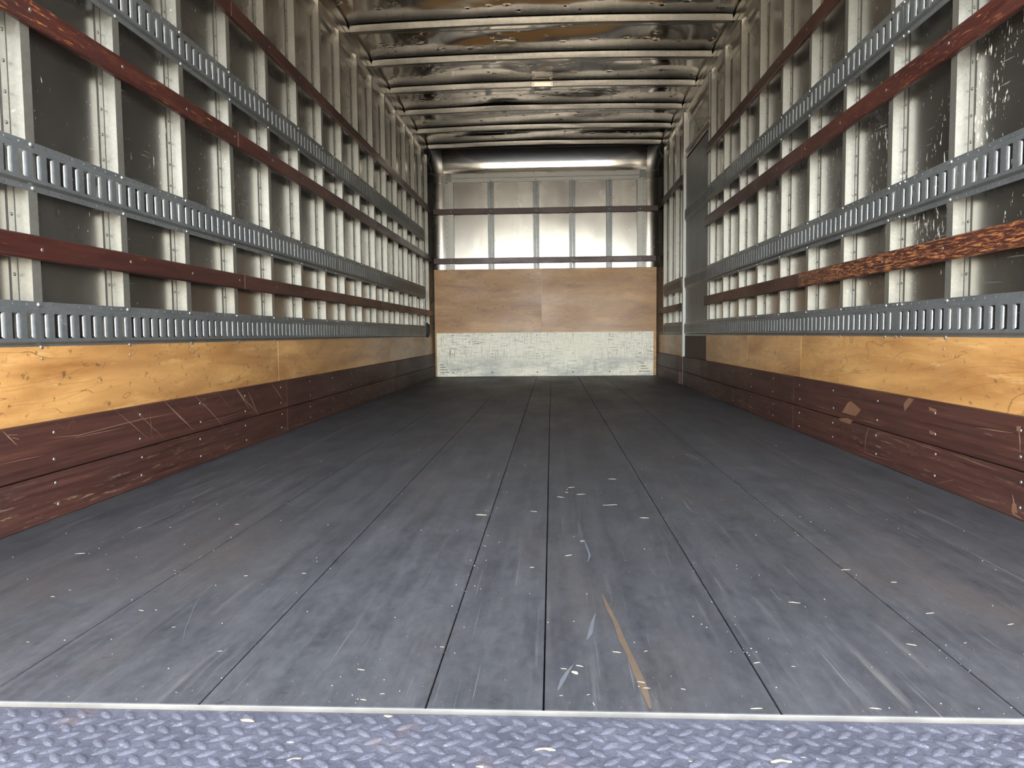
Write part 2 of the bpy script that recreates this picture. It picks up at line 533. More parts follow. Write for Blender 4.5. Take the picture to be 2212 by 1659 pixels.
ribbon(mb, [(1262, 1168), (1268, 1182), (1274, 1200), (1270, 1214)], 0.005, 0.006, 2, 0, 0.0003)
mb.build('chalk_streak', M['chalk'], floor, label='pale bluish scuff')
mb = MB()
for pts in ([(1800, 1370), (1830, 1360), (1860, 1372), (1935, 1371)], [(1658, 1020), (1685, 1050), (1720, 1082), (1770, 1123)],
            [(1498, 1085), (1506, 1110), (1520, 1150)], [(2005, 1366), (2060, 1362)], [(1430, 1170), (1440, 1195), (1452, 1230)],
            [(445, 1270), (420, 1310), (400, 1360), (392, 1400)], [(1310, 1150), (1340, 1180), (1355, 1220)],
            [(1240, 1090), (1290, 1092), (1340, 1090)]):
    ribbon(mb, pts, 0.0011, 0.0011, 2, 0, 0.0003)
mb.build('scratch_marks', M['chalk'], floor, kind='stuff')

# ------------------------------------------------------------------ side walls
def wall_skin(name, x, sgn):
    mb = MB()
    ys = np.linspace(Y0 - 0.002, 7.992, 40); zs = np.linspace(-0.16, 2.52, 14)
    rs = np.random.RandomState(3 if sgn > 0 else 5)
    vs = []
    for y in ys:
        for z in zs:
            vs.append((x, y, z))
    fs = []
    nz = len(zs)
    for i in range(len(ys) - 1):
        for j in range(nz - 1):
            q = (i * nz + j, (i + 1) * nz + j, (i + 1) * nz + j + 1, i * nz + j + 1)
            fs.append(q if sgn < 0 else q[::-1])
    mb.add(vs, fs)
    mb.add([(x - sgn * 0.012, Y0 - 0.002, -0.16), (x - sgn * 0.012, 7.992, -0.16), (x - sgn * 0.012, 7.992, 2.52), (x - sgn * 0.012, Y0 - 0.002, 2.52)],
           [(0, 1, 2, 3)])
    return mb.build(name, M['skin'], smooth=True)
wall_left = struct(wall_skin('wall_left', SKL, 1), 'aluminium side wall without a door, ribbed with galvanised studs', 'wall')
wall_right = struct(wall_skin('wall_right', SKR, -1), 'aluminium side wall with a door near the front, ribbed with galvanised studs', 'wall')

def strip_profile(mb, pts, t, z0, z1):
    # a bent sheet of thickness t following the polyline pts (x, y), extruded in z
    n = len(pts); out = []
    for side in (0, 1):
        row = []
        for i in range(n):
            p = Vector(pts[i]); a = Vector(pts[max(i - 1, 0)]); b = Vector(pts[min(i + 1, n - 1)])
            d1 = (p - a).normalized() if i > 0 else (b - p).normalized()
            d2 = (b - p).normalized() if i < n - 1 else d1
            n1 = Vector((-d1.y, d1.x)); n2 = Vector((-d2.y, d2.x))
            nn = (n1 + n2); k = nn.length_squared
            off = nn * (2 / k) if k > 1e-6 else n1
            row.append(p + off * (t if side else 0.0))
        out.append(row)
    vs = [(p.x, p.y, z) for z in (z0, z1) for row in out for p in row]
    fs = []
    for i in range(n - 1):
        a0, b0 = i, n + i; a1, b1 = 2 * n + i, 3 * n + i
        fs += [(a0, a0 + 1, a1 + 1, a1), (b0, b1, b1 + 1, b0 + 1), (a0, b0, b0 + 1, a0 + 1), (a1, a1 + 1, b1 + 1, b1)]
    for i in (0, n - 1):
        fs.append((i, n + i, 3 * n + i, 2 * n + i))
    mb.add(vs, fs)

stud_me, rivet_me, seam_me = {}, {}, {}
for s in (1, -1):
    # s = +1: left wall, interior towards +X; origin on the stud's inner face at the web
    mb = MB()
    d = DEP
    pts = [(-s * d, -0.026), (-s * d, 0.0), (0.0, 0.0), (0.0, 0.030), (-s * 0.012, 0.030)]
    strip_profile(mb, pts, -0.0016 * s, -0.02, ZT)
    mb.box(min(0, -s * d), max(0, -s * d), 0.0, 0.030, ZT - 0.0015, ZT)
    stud_me[s] = mb.mesh('stud', M['stud'])
    mb = MB()
    z = 0.47
    while z < ZT - 0.02:
        mb.dome((-s * d + s * 0.0015, -0.0145, z), (s, 0, 0), 0.0046, 0.003, 6)
        z += 0.0735
    rivet_me[s] = mb.mesh('rivet_row', M['rivet'], True)
    mb = MB()      # narrow dark strips marking the seams along both edges of the riveted flange
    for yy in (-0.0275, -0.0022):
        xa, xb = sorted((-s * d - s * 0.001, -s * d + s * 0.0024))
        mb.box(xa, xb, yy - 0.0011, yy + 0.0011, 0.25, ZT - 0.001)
    seam_me[s] = mb.mesh('seam_line', M['seam'])

studsL = [1.012, 1.414, 1.816, 2.214, 2.608, 3.010, 3.422, 3.838, 4.251, 4.655, 5.069, 5.487, 5.904, 6.320, 6.732, 7.152, 7.543, 7.905]
studsR = [1.018, 1.424, 1.830, 2.234, 2.632, 3.035, 3.443, 3.853, 4.270, 4.686, 5.109, 5.530, 6.660, 7.054, 7.430, 7.790]
for wall, s, x, ys in ((wall_left, 1, XL, studsL), (wall_right, -1, XR, studsR)):
    for y in ys:
        o = put('stud', stud_me[s], wall, (x, y, 0))
        put('rivet_row', rivet_me[s], o, None, kind='stuff')
        put('seam_line', seam_me[s], o)

# plywood panels and kick boards along the foot of each side wall
def boards(wall, s, x, name, cuts, z0, z1, thick, mat, back, bolt_zs, studs, bolts='bolt_row', gap=0.0015, r=0.006):
    for a, b in zip(cuts[:-1], cuts[1:]):
        mb = MB(); L = b - a
        xi, xo = sorted((-s * back, s * thick))
        mb.cbox(xi, xo, gap, L - gap, z0, z1, 0.002)
        o = mb.build(name, mat, wall, loc=(x, a, 0))
        if bolt_zs:
            mb = MB()
            for y in studs:
                if a + 0.03 < y + 0.015 < b - 0.03:
                    for z in bolt_zs:
                        mb.dome((s * thick, y + 0.015 - a + random.uniform(-0.006, 0.006), z + random.uniform(-0.004, 0.004)), (s, 0, 0), r, r * 0.5)
            if mb.v:
                mb.build(bolts, M['bolt'], o, True, kind='stuff')

# (heights read off the photograph)
plyL = [Y0 + 0.004, 3.465, 5.904, 8.10]
plyR = [Y0 + 0.004, 3.505, 4.450, 5.630]
boards(wall_left, 1, XL, 'plywood_panel', plyL, 0.236, 0.438, 0.006, M['ply'], 0.004, (0.405,), studsL, 'screw_row', r=0.004)
boards(wall_right, -1, XR, 'plywood_panel', plyR, 0.236, 0.438, 0.006, M['ply'], 0.004, (0.405,), studsR, 'screw_row', r=0.004)
boards(wall_right, -1, XR, 'plywood_panel', [6.69, 8.10], 0.236, 0.438, 0.006, M['ply'], 0.004, (0.405,), studsR, 'screw_row', r=0.004)
kickL = [Y0 + 0.004, 3.514, 6.060, 8.098]
kickR = [Y0 + 0.004, 3.546, 5.740]
for cuts, wall, s, x, st in ((kickL, wall_left, 1, XL, studsL), (kickR, wall_right, -1, XR, studsR), ([6.72, 8.098], wall_right, -1, XR, studsR)):
    boards(wall, s, x, 'kick_board', cuts, 0.0005, 0.1165, 0.025, M['kick'], 0.003, (0.032, 0.092), st, r=0.0048)
    boards(wall, s, x, 'kick_board', cuts, 0.1195, 0.2485, 0.025, M['kick'], 0.003, (0.150, 0.218), st, r=0.0048)

# long scrapes and chips on the kick boards
def scr(wall, s, x, lines, mat, name, w):
    mb = MB()
    for pts in lines:
        ribbon(mb, pts, w * random.uniform(0.7, 1.3), w * random.uniform(0.6, 1.2), 0, x + s * 0.025, s * 0.0004)
    mb.build(name, mat, wall, kind='stuff')
A = lambda pts: [(p[0] * 0.2893, 700 + p[1] * 0.2893) for p in pts]
B = lambda pts: [(500 + p[0] * 0.226, 700 + p[1] * 0.226) for p in pts]
L1 = [A(l) for l in ([(985, 620), (1100, 735), (1220, 850)], [(860, 645), (980, 745), (1110, 860)], [(360, 850), (580, 832), (800, 775), (1050, 712), (1300, 665)],
                     [(1120, 650), (1127, 760), (1135, 860)], [(1540, 725), (1680, 695), (1820, 655)], [(410, 735), (480, 785)], [(500, 790), (550, 700)],
                     [(1300, 590), (1375, 640)], [(1415, 740), (1475, 640)], [(1345, 860), (1400, 840)], [(0, 1050), (180, 1010), (330, 980)], [(560, 850), (700, 820), (930, 770)],
                     [(1760, 500), (1720, 640)], [(1580, 600), (1640, 560)], [(1875, 490), (1936, 560)])]
L1 += [B(l) for l in ([(720, 480), (775, 600)], [(820, 470), (880, 660)], [(850, 480), (910, 600), (970, 695)], [(1000, 520), (960, 650)], [(1235, 400), (1225, 470)],
                      [(1370, 400), (1405, 490)], [(790, 670), (855, 725), (970, 700)], [(1080, 500), (1120, 600)], [(520, 765), (690, 735)], [(230, 640), (300, 780)], [(1340, 440), (1390, 520)],
                      [(640, 805), (700, 790)], [(800, 810), (960, 785)], [(1080, 745), (1065, 790)])]
L2 = [A(l) for l in ([(1225, 575), (1340, 690), (1445, 790)], [(1450, 530), (1560, 640), (1670, 765)], [(1620, 500), (1710, 620)], [(1765, 480), (1850, 590), (1936, 675)],
                     [(20, 800), (70, 850), (125, 905)], [(60, 830), (135, 825)], [(1490, 530), (1530, 580)], [(1500, 700), (1530, 745)], [(90, 850), (140, 860)])]
L2 += [B(l) for l in ([(40, 615), (100, 700), (170, 810)], [(150, 630), (210, 760), (270, 910)], [(375, 555), (440, 650), (510, 760)], [(1125, 425), (1160, 510), (1195, 600)], [(500, 760), (545, 800)])]
scr(wall_left, 1, XL, L1, M['scratch'], 'scratch_marks', 0.0022)
scr(wall_left, 1, XL, L2, M['scratch'], 'scratch_marks', 0.006)
D = lambda pts: [(1380 + p[0] * 0.1808, 580 + p[1] * 0.1808) for p in pts]
G = lambda pts: [(1700 + p[0] * 0.2315, 780 + p[1] * 0.2315) for p in pts]
R1 = [D(l) for l in ([(945, 1330), (980, 1338), (1040, 1260), (1095, 1175)], [(1150, 1180), (1220, 1290), (1320, 1440)], [(1340, 1200), (1285, 1400)], [(1370, 1210), (1330, 1390)],
                     [(1415, 1215), (1350, 1400)], [(1250, 1200), (1210, 1310)], [(1640, 1250), (1590, 1380)], [(1120, 1190), (1085, 1290)], [(1500, 1290), (1440, 1400)], [(1540, 1235), (1530, 1290)])]
R1 += [G(l) for l in ([(650, 540), (650, 660)], [(670, 825), (800, 880), (1000, 940)], [(1590, 880), (1750, 945), (1960, 1020)], [(1200, 770), (1330, 810), (1460, 855)], [(1770, 620), (1930, 645), (2110, 670)],
                      [(660, 545), (780, 570), (890, 610)], [(870, 740), (940, 760), (990, 780)], [(800, 690), (860, 670), (980, 700)], [(1560, 930), (1660, 970)], [(60, 160), (20, 280)], [(90, 170), (50, 270)],
                      [(225, 390), (320, 430), (420, 450)], [(110, 320), (105, 600)], [(1600, 1170), (1730, 1220)])]
R2 = [G(l) for l in ([(770, 610), (740, 690), (730, 780), (732, 880)], [(2165, 630), (2175, 740), (2178, 850)], [(2105, 1240), (2120, 1330), (2110, 1420), (2190, 1470)], [(480, 340), (420, 430)], [(690, 290), (660, 350)], [(1550, 1110), (1400, 1140)])]
scr(wall_right, -1, XR, R1, M['scratch'], 'scratch_marks', 0.0022)
scr(wall_right, -1, XR, R2, M['scratch'], 'scratch_marks', 0.005)
mb = MB()
for poly in ([(570, 385), (600, 375), (690, 455), (640, 515), (510, 478)], [(1135, 340), (1185, 358), (1098, 470), (1088, 400)], [(480, 535), (560, 530), (615, 555), (590, 590), (500, 560)],
             [(1322, 428), (1340, 432), (1395, 452), (1393, 478), (1330, 462)], [(1325, 645), (1375, 662), (1380, 690), (1335, 680)], [(2140, 610), (2180, 605), (2185, 650), (2145, 655)],
             [(2100, 1330), (2140, 1330), (2150, 1420), (2095, 1410)]):
    P = [unproj(1700 + a * 0.2315, 780 + b * 0.2315, 0, XR - 0.0254) for a, b in poly]
    mb.add(P, [tuple(range(len(P)))])
mb.build('wood_chip_scars', M['chip'], wall_right, kind='stuff')

# ------------------------------------------------------------------ wooden slats on the side walls
def slats(wall, s, x, cuts, zc, h, mats, studs, ends=True):
    for (a, b), m in zip(zip(cuts[:-1], cuts[1:]), mats):
        mb = MB(); L = b - a
        xi, xo = sorted((-s * 0.001, s * 0.019))
        mb.cbox(xi, xo, 0.001, L - 0.001, zc - h / 2, zc + h / 2, 0.004)
        o = mb.build('wood_slat', M[m], wall, loc=(x, a, 0))
        mb = MB()
        for y in studs:
            if a + 0.02 < y + 0.015 < b - 0.02:
                mb.dome((s * 0.019, y + 0.015 - a, zc + random.uniform(-0.006, 0.006)), (s, 0, 0), 0.0055, 0.0016)
        if mb.v:
            mb.build('screw_row', M['bolt'], o, True, kind='stuff')
SL = [(0.683, 0.060), (1.258, 0.064), (1.768, 0.062)]
slats(wall_left, 1, XL, [Y0 + 0.02, 3.075, 5.56, 8.108], SL[0][0], SL[0][1], ['slat', 'slat', 'slat'], studsL)
slats(wall_left, 1, XL, [Y0 + 0.02, 3.055, 5.50, 8.098], SL[1][0], SL[1][1], ['slatmid', 'slat', 'slat'], studsL)
slats(wall_left, 1, XL, [Y0 + 0.02, 3.030, 5.45, 8.098], SL[2][0], SL[2][1], ['slat', 'slat', 'slat'], studsL)
SR = [(0.690, 0.066), (1.266, 0.070), (1.785, 0.064)]
slats(wall_right, -1, XR, [Y0 + 0.02, 3.52, 5.655], SR[0][0], SR[0][1], ['slatworn', 'slat'], studsR)
slats(wall_right, -1, XR, [Y0 + 0.02, 3.50, 5.655], SR[1][0], SR[1][1], ['slatmid', 'slat'], studsR)
slats(wall_right, -1, XR, [Y0 + 0.02, 3.02, 5.655], SR[2][0], SR[2][1], ['slatmid', 'slat'], studsR)
for z, h in ((0.683, 0.060), (1.785, 0.062)):
    slats(wall_right, -1, XR, [6.67, 8.106], z, h, ['slat'], studsR)

# ------------------------------------------------------------------ slotted tie-down rails
PIT = 0.0508
HOLE = 0.0026       # half width of the punched flange holes
def rail_mesh(s, L):
    mb = MB()
    hx, fx = 0.0125, 0.0028
    prof = [(-0.0610, 0.0), (-0.0610, fx), (-0.0460, fx), (-0.0415, hx - 0.002), (-0.0395, hx), (-0.0310, hx)]
    full = [prof, [(-z, x) for z, x in prof][::-1]]
    for pr in full:
        for (z0, x0), (z1, x1) in zip(pr[:-1], pr[1:]):
            if x0 == fx and x1 == fx:
                continue          # the flat flange is built round its holes below
            q = [(s * x0, 0, z0), (s * x0, L, z0), (s * x1, L, z1), (s * x1, 0, z1)]
            mb.add(q, [(0, 1, 2, 3) if s > 0 else (3, 2, 1, 0)])
    n = int(L / PIT + 1e-6)
    off = (L - n * PIT) / 2
    for zc in (-0.0535, 0.0535):
        r = HOLE
        def flat(y0, y1, z0, z1):
            q = [(s * fx, y0, z0), (s * fx, y1, z0), (s * fx, y1, z1), (s * fx, y0, z1)]
            mb.add(q, [(0, 1, 2, 3) if s > 0 else (3, 2, 1, 0)])
        flat(0, L, zc - 0.0075, zc - r); flat(0, L, zc + r, zc + 0.0075)
        last = 0.0
        for i in range(n):
            yc = off + i * PIT + 0.0254
            flat(last, yc - r, zc - r, zc + r)
            last = yc + r
        flat(last, L, zc - r, zc + r)
    def quad(y0, x0, y1, x1, za0, za1):
        q = [(s * x0, y0, -za0), (s * x1, y1, -za1), (s * x1, y1, za1), (s * x0, y0, za0)]
        mb.add(q, [(0, 1, 2, 3) if s > 0 else (3, 2, 1, 0)])
    H = 0.031
    prev = 0.0
    for i in range(n):
        y = off + i * PIT
        b, c = y + 0.0100, y + 0.0400
        quad(prev, hx, b, hx, H, H)
        # the near tongue turns in and away, the far tongue faces the open rear
        quad(b, hx, b + 0.002, hx - 0.004, H, H * 0.96); quad(b + 0.002, hx - 0.004, b + 0.002, hx - 0.009, H * 0.96, H * 0.84)
        quad(c, hx, c - 0.004, hx - 0.0010, H, H * 0.995); quad(c - 0.004, hx - 0.0010, c - 0.0075, hx - 0.0030, H * 0.995, H * 0.96)
        quad(c - 0.0075, hx - 0.0030, c - 0.0092, hx - 0.0055, H * 0.96, H * 0.84)
        prev = c
    quad(prev, hx, L, hx, H, H)
    return mb.mesh('rail_section', M['rail'])
def rail_holes(s, L):
    mb = MB(); n = int(L / PIT + 1e-6); off = (L - n * PIT) / 2
    for i in range(n):
        for z in (-0.0535, 0.0535):
            yy = off + i * PIT + 0.0
            y, r = yy + 0.0254, HOLE
            ring = [(y - r, z - r), (y + r, z - r), (y + r, z + r), (y - r, z + r)]
            mb.add([(s * x, a, b) for x in (0.0028, 0.0002) for a, b in ring], [(k, (k + 1) % 4, 4 + (k + 1) % 4, 4 + k) for k in range(4)])
    return mb.mesh('hole_row', M['rail'])
def rail(parent, s, x, cuts, zc, studs, base=None):
    bx, by, bz = base if base else (0, 0, 0)
    for a, b in zip(cuts[:-1], cuts[1:]):
        L = b - a - 0.002
        o = put('rail_section', rail_mesh(s, L), parent, (x - bx, a - by, zc - bz))
        put('hole_row', rail_holes(s, L), o, None, kind='stuff')
        mb = MB()
        for y in studs:
            if a + 0.01 < y + 0.015 < b - 0.01:
                for z in (-0.0535, 0.0535):
                    mb.dome((s * 0.0028, y + 0.015 - a, z), (s, 0, 0), 0.0075, 0.005)
        for e in (0.016, L - 0.016):
            for z in (-0.0535, 0.0535):
                mb.dome((s * 0.0028, e, z), (s, 0, 0), 0.0065, 0.0045)
        mb.build('bolt_row', M['bolt'], o, True, kind='stuff')
ZR = [0.4895, 0.884, 1.4615]
whatL = ['galvanised slotted tie-down rail right above the plywood on the wall without a door',
         'galvanised slotted tie-down rail between the two lower wood slats on the wall without a door',
         'galvanised slotted tie-down rail between the two upper wood slats on the wall without a door']
whatR = ['galvanised slotted tie-down rail right above the plywood, from rear opening to side door',
         'galvanised slotted tie-down rail between the two lower wood slats, from rear opening to side door',
         'galvanised slotted tie-down rail between the two upper wood slats, from rear opening to side door']
whatF = ['short slotted tie-down rail above the plywood between side door and front wall',
         'short slotted tie-down rail at mid height between side door and front wall',
         None]
for k in range(3):
    base = (XL, Y0 + 0.02, ZR[k] - 0.061)
    t = thing('cargo_rail', whatL[k], 'rail', base, 'slotted tie-down rails')
    rail(t, 1, XL, [Y0 + 0.02, 1.440, 4.474, 7.62], ZR[k], studsL, base)
    base = (XR, Y0 + 0.02, ZR[k] - 0.061)
    t = thing('cargo_rail', whatR[k], 'rail', base, 'slotted tie-down rails')
    rail(t, -1, XR, [Y0 + 0.02, 2.549, 5.632], ZR[k], studsR, base)
    if whatF[k]:
        base = (XR, 6.68, ZR[k] - 0.061)
        t = thing('cargo_rail', whatF[k], 'rail', base, 'slotted tie-down rails')
        rail(t, -1, XR, [6.68, 7.72], ZR[k], studsR, base)

# ------------------------------------------------------------------ side door in the right wall
door = MB()
DX = XR + 0.010
door.cbox(DX, SKR - 0.004, 5.640, 6.580, 0.002, 1.93, 0.002)
door_1 = struct(door.build('door_1', M['door']), 'flat grey side door with slotted rails in the wall near the front', 'door')
for z in ZR[:2] + [1.4615]:
    rail(door_1, -1, DX, [5.642, 6.578], z, [])
mb = MB(); mb.cbox(DX - 0.006, DX + 0.001, 5.642, 6.576, 0.236, 0.430, 0.002)
mb.build('plywood_panel', M['brown'], door_1, label='dark brown lower panel')
for z0, z1 in ((0.004, 0.1165), (0.1195, 0.2485)):
    mb = MB(); mb.cbox(DX - 0.022, DX + 0.001, 5.748, 6.575, z0, z1, 0.002)
    mb.build('kick_board', M['kick'], door_1)
mb = MB()   # head rails over the door
mb.cbox(XR - 0.002, SKR - 0.001, 5.56, 6.66, 1.935, 1.965, 0.002)
mb.cbox(XR + 0.006, SKR - 0.001, 5.56, 6.66, 1.967, 1.985, 0.002)
mb.cbox(XR - 0.002, SKR - 0.001, 5.56, 6.66, 1.987, 2.005, 0.002)
mb.build('head_rail', M['alu'], door_1, label='bright aluminium head rail')
mb = MB()
mb.cbox(XR - 0.003, SKR - 0.001, 5.606, 5.634, 0.25, ZT, 0.001)
mb.build('jamb', M['aluw'], door_1)
mb = MB()
mb.cbox(XR - 0.014, SKR - 0.001, 6.586, 6.632, 0.25, ZT, 0.001)
mb.build('jamb', M['aluw'], door_1, label='pale door jamb standing proud')

# ------------------------------------------------------------------ top rails
def top_rail(name, s, x, sk, label):
    e = lambda v: x + s * v
    prof = [(sk, 2.225), (sk + s * 0.004, 2.225), (sk + s * 0.006, 2.262), (sk + s * 0.016, 2.285), (sk + s * 0.018, 2.310), (e(-0.002), ZT + 0.004), (e(0.0015), ZT + 0.006),
            (e(0.0015), 2.366), (e(0.005), 2.370), (e(0.005), 2.408), (e(-0.002), 2.414), (e(-0.008), 2.416), (e(-0.008), 2.475), (sk, 2.475)]
    if s < 0:
        prof = prof[::-1]
    mb = MB()
    mb.sweep(prof, [(lambda a, b, y=y: (a, y, b)) for y in (Y0 + 0.092, 7.935)])
    return struct(mb.build(name, M['alu']), label, 'trim')
trim_1 = top_rail('trim_1', 1, XL, SKL, 'aluminium top rail along the roof above the wall without a door')
trim_2 = top_rail('trim_2', -1, XR, SKR, 'aluminium top rail along the roof above the wall with the door')

# ------------------------------------------------------------------ unseen header, added over the rear opening to shade the interior
mb = MB()
mb.cbox(SKL - 0.02, SKR + 0.02, Y0 - 0.005, Y0 + 0.09, 2.10, 2.53, 0.004)
struct(mb.build('added_shade_header', M['alu']), 'unseen header added over the loading opening to shade the interior', 'trim')

# ------------------------------------------------------------------ roof
bow_y = [7.985 - 0.613 * k for k in range(12)]
rs = np.random.RandomState(11)
nx, ny = 470, 800
xs = np.linspace(SKL + 0.012, SKR - 0.012, nx); ys = np.concatenate([np.linspace(Y0 + 0.095, 4.15, 60), np.linspace(4.16, 7.96, 740)])
X, Y = np.meshgrid(xs, ys)
nrm = (X - XC) / 1.22
Z = 2.440 + 0.022 * (1 - nrm ** 2)
ph = ((Y - bow_y[0]) / 0.613) % 1.0
bay = np.sin(np.pi * ph)
bd = np.minimum(ph, 1 - ph) * 0.613
Z = Z + 0.021 * (1 - np.exp(-bd / 0.042))
und = np.zeros_like(X)
for k in range(46):
    lx = rs.uniform(0.4, 1.5); ly = rs.uniform(0.28, 0.8)
    und += rs.normal() * np.sin(2 * np.pi * (X / lx * rs.choice([-1, 1]) + Y / ly) + rs.uniform(0, 7)) * (0.5 * (lx + ly)) ** 1.3
und /= np.abs(und).max()
Z = Z + (und * 0.0085 + 0.003) * (0.12 + 0.88 * bay)
for k in range(420):
    x0, y0 = rs.uniform(SKL, SKR), rs.uniform(4.2, 7.9)
    r = rs.uniform(0.007, 0.016); a = rs.uniform(0.0015, 0.0050) * rs.choice([1, 1, 1, -1])
    j0, j1 = np.searchsorted(ys, [y0 - 4 * r, y0 + 4 * r]); i0, i1 = np.searchsorted(xs, [x0 - 4 * r, x0 + 4 * r])
    sub = (slice(j0, j1), slice(i0, i1))
    dd = ((X[sub] - x0) / 1.2) ** 2 + (Y[sub] - y0) ** 2
    Z[sub] += a * np.exp(-dd / r ** 2) - 0.35 * a * np.exp(-dd / (2.2 * r) ** 2)
for k in range(34):     # wider pushes from load bars
    x0, y0 = rs.uniform(SKL + 0.2, SKR - 0.2), rs.uniform(3.5, 7.8)
    r = rs.uniform(0.05, 0.11)
    dd = ((X - x0) / rs.uniform(1.2, 2.8)) ** 2 + (Y - y0) ** 2
    Z += rs.uniform(0.002, 0.006) * np.exp(-dd / r ** 2)
edge = np.minimum(X - xs[0], xs[-1] - X)
Z -= 0.010 * np.exp(-(edge / 0.05) ** 2)
V = np.stack([X, Y, Z], -1).reshape(-1, 3)
ii = (np.arange(ny - 1)[:, None] * nx + np.arange(nx - 1)[None, :]).ravel()
Fq = np.stack([ii, ii + nx, ii + nx + 1, ii + 1], -1)
me = bpy.data.meshes.new('ceiling')
me.vertices.add(len(V)); me.vertices.foreach_set('co', V.astype(np.float32).ravel())
me.loops.add(Fq.size); me.loops.foreach_set('vertex_index', Fq.astype(np.int32).ravel())
me.polygons.add(len(Fq)); me.polygons.foreach_set('loop_start', np.arange(0, Fq.size, 4, dtype=np.int32))
me.update(calc_edges=True)
me.polygons.foreach_set('use_smooth', [True] * len(me.polygons))
me.materials.append(M['roof'])
ceiling = struct(put('ceiling', me), 'dented mirror-like aluminium roof sheet crossed by steel bows', 'ceiling')
mb = MB()   # weather side of the roof sheet
mb.box(SKL - 0.02, SKR + 0.02, Y0 + 0.092, 8.2, 2.520, 2.528)
mb.build('outer_sheet', M['roof'], ceiling)

mb = MB()
bprof = [(-0.016, 0.004), (-0.016, -0.036), (0.016, -0.036), (0.016, 0.004), (0.013, 0.004), (0.013, -0.033), (-0.013, -0.033), (-0.013, 0.004)]
bx = np.linspace(XL + 0.004, XR - 0.004, 25)
mb.sweep(bprof, [(lambda a, b, x=x: (x, a, roof_z(x) + b)) for x in bx])
mb.box(XL + 0.004, XR - 0.004, 0.016, 0.032, 2.405, 2.4055)
bow_me = mb.mesh('roof_bow', M['bow'])
mb = MB()
mb.sweep([(-0.010, 0.0), (0.010, 0.0), (0.010, 0.008), (-0.010, 0.008)], [(lambda a, b, x=x: (x, a, roof_z(x) + b)) for x in bx])
seal_me = mb.mesh('sealant_strip', M['black'])
for y in bow_y:
    o = put('roof_bow', bow_me, ceiling, (0, y, 0))
    put('sealant_strip', seal_me, o)

# dome light fixed to a roof bow
dy = bow_y[3] - 0.016
lz = roof_z(-0.06) - 0.036
t = thing('dome_light', 'small clear dome light fixed under a steel roof bow', 'lamp', (-0.062, dy, lz))
mb = MB(); mb.cbox(-0.088, 0.088, -0.006, 0.040, -0.006, 0.036, 0.003)
for x in (-0.074, 0.074):
    mb.dome((x, -0.006, 0.012), (0, -1, 0), 0.006, 0.003)
mb.build('base_plate', M['alu'], t)
mb = MB()
prof = [(0.0, 0.060), (0.020, 0.058), (0.032, 0.048), (0.036, 0.03)]
vs, fs = [], []
N = 20
for d, r in [(0.0, 1.0), (0.010, 0.97), (0.018, 0.85), (0.022, 0.6)]:
    vs += [(0.068 * r * math.cos(2 * math.pi * k / N) * (1.0), 0.017 + 0.026 * r * math.sin(2 * math.pi * k / N), -0.006 - d) for k in range(N)]
vs.append((0, 0.017, -0.030))
for i in range(3):
    for k in range(N):
        q = (k + 1) % N
        fs.append((i * N + k, (i + 1) * N + k, (i + 1) * N + q, i * N + q))
for k in range(N):
    fs.append((3 * N + k, 4 * N, 3 * N + (k + 1) % N))
mb.add(vs, fs)
mb.build('lens', M['lens'], t, True)

# ------------------------------------------------------------------ front wall
RC = 0.165    # plan radius of the rounded front corners
def plan(t_list):
    pass
mb = MB()
def arc_pts(cx, cyy, r, a0, a1, n):
    return [(cx + r * math.cos(a0 + (a1 - a0) * i / n), cyy + r * math.sin(a0 + (a1 - a0) * i / n)) for i in range(n + 1)]
left_arc = arc_pts(SKL + RC, YSK - RC, RC, math.pi, math.pi / 2, 14)
right_arc = arc_pts(SKR - RC, YSK - RC, RC, math.pi / 2, 0, 14)
path = [(SKL, 7.985)] + left_arc + right_arc + [(SKR, 7.985)]
ZC, HV, IN = 2.185, 0.292, 0.21      # cove: start height, rise, run
zs = [-0.16, 0.5, 1.0, 1.6, ZC]
for (x0, y0), (x1, y1) in zip(path[:-1], path[1:]):
    for z0, z1 in zip(zs[:-1], zs[1:]):
        mb.add([(x0, y0, z0), (x1, y1, z0), (x1, y1, z1), (x0, y0, z1)], [(0, 3, 2, 1)])
# merge columns so that the curve shades smoothly
def welded(mb, name, mat, smooth=True):
    key, rem, vs = {}, [], []
    for p in mb.v:
        k = tuple(round(c, 5) for c in p)
        if k not in key:
            key[k] = len(vs); vs.append(p)
        rem.append(key[k])
    m2 = MB(); m2.add(vs, [tuple(rem[i] for i in q) for q in mb.f])
    return m2.mesh(name, mat, smooth)
wall_back = struct(put('wall_back', welded(mb, 'wall_back', M['skin'])), 'front end wall of aluminium above plywood and a white panel', 'wall')
mb = MB()
mb.box(SKL - 0.01, SKR + 0.01, YSK + 0.01, YSK + 0.02, -0.16, 2.53)
mb.build('outer_sheet', M['skin'], wall_back)

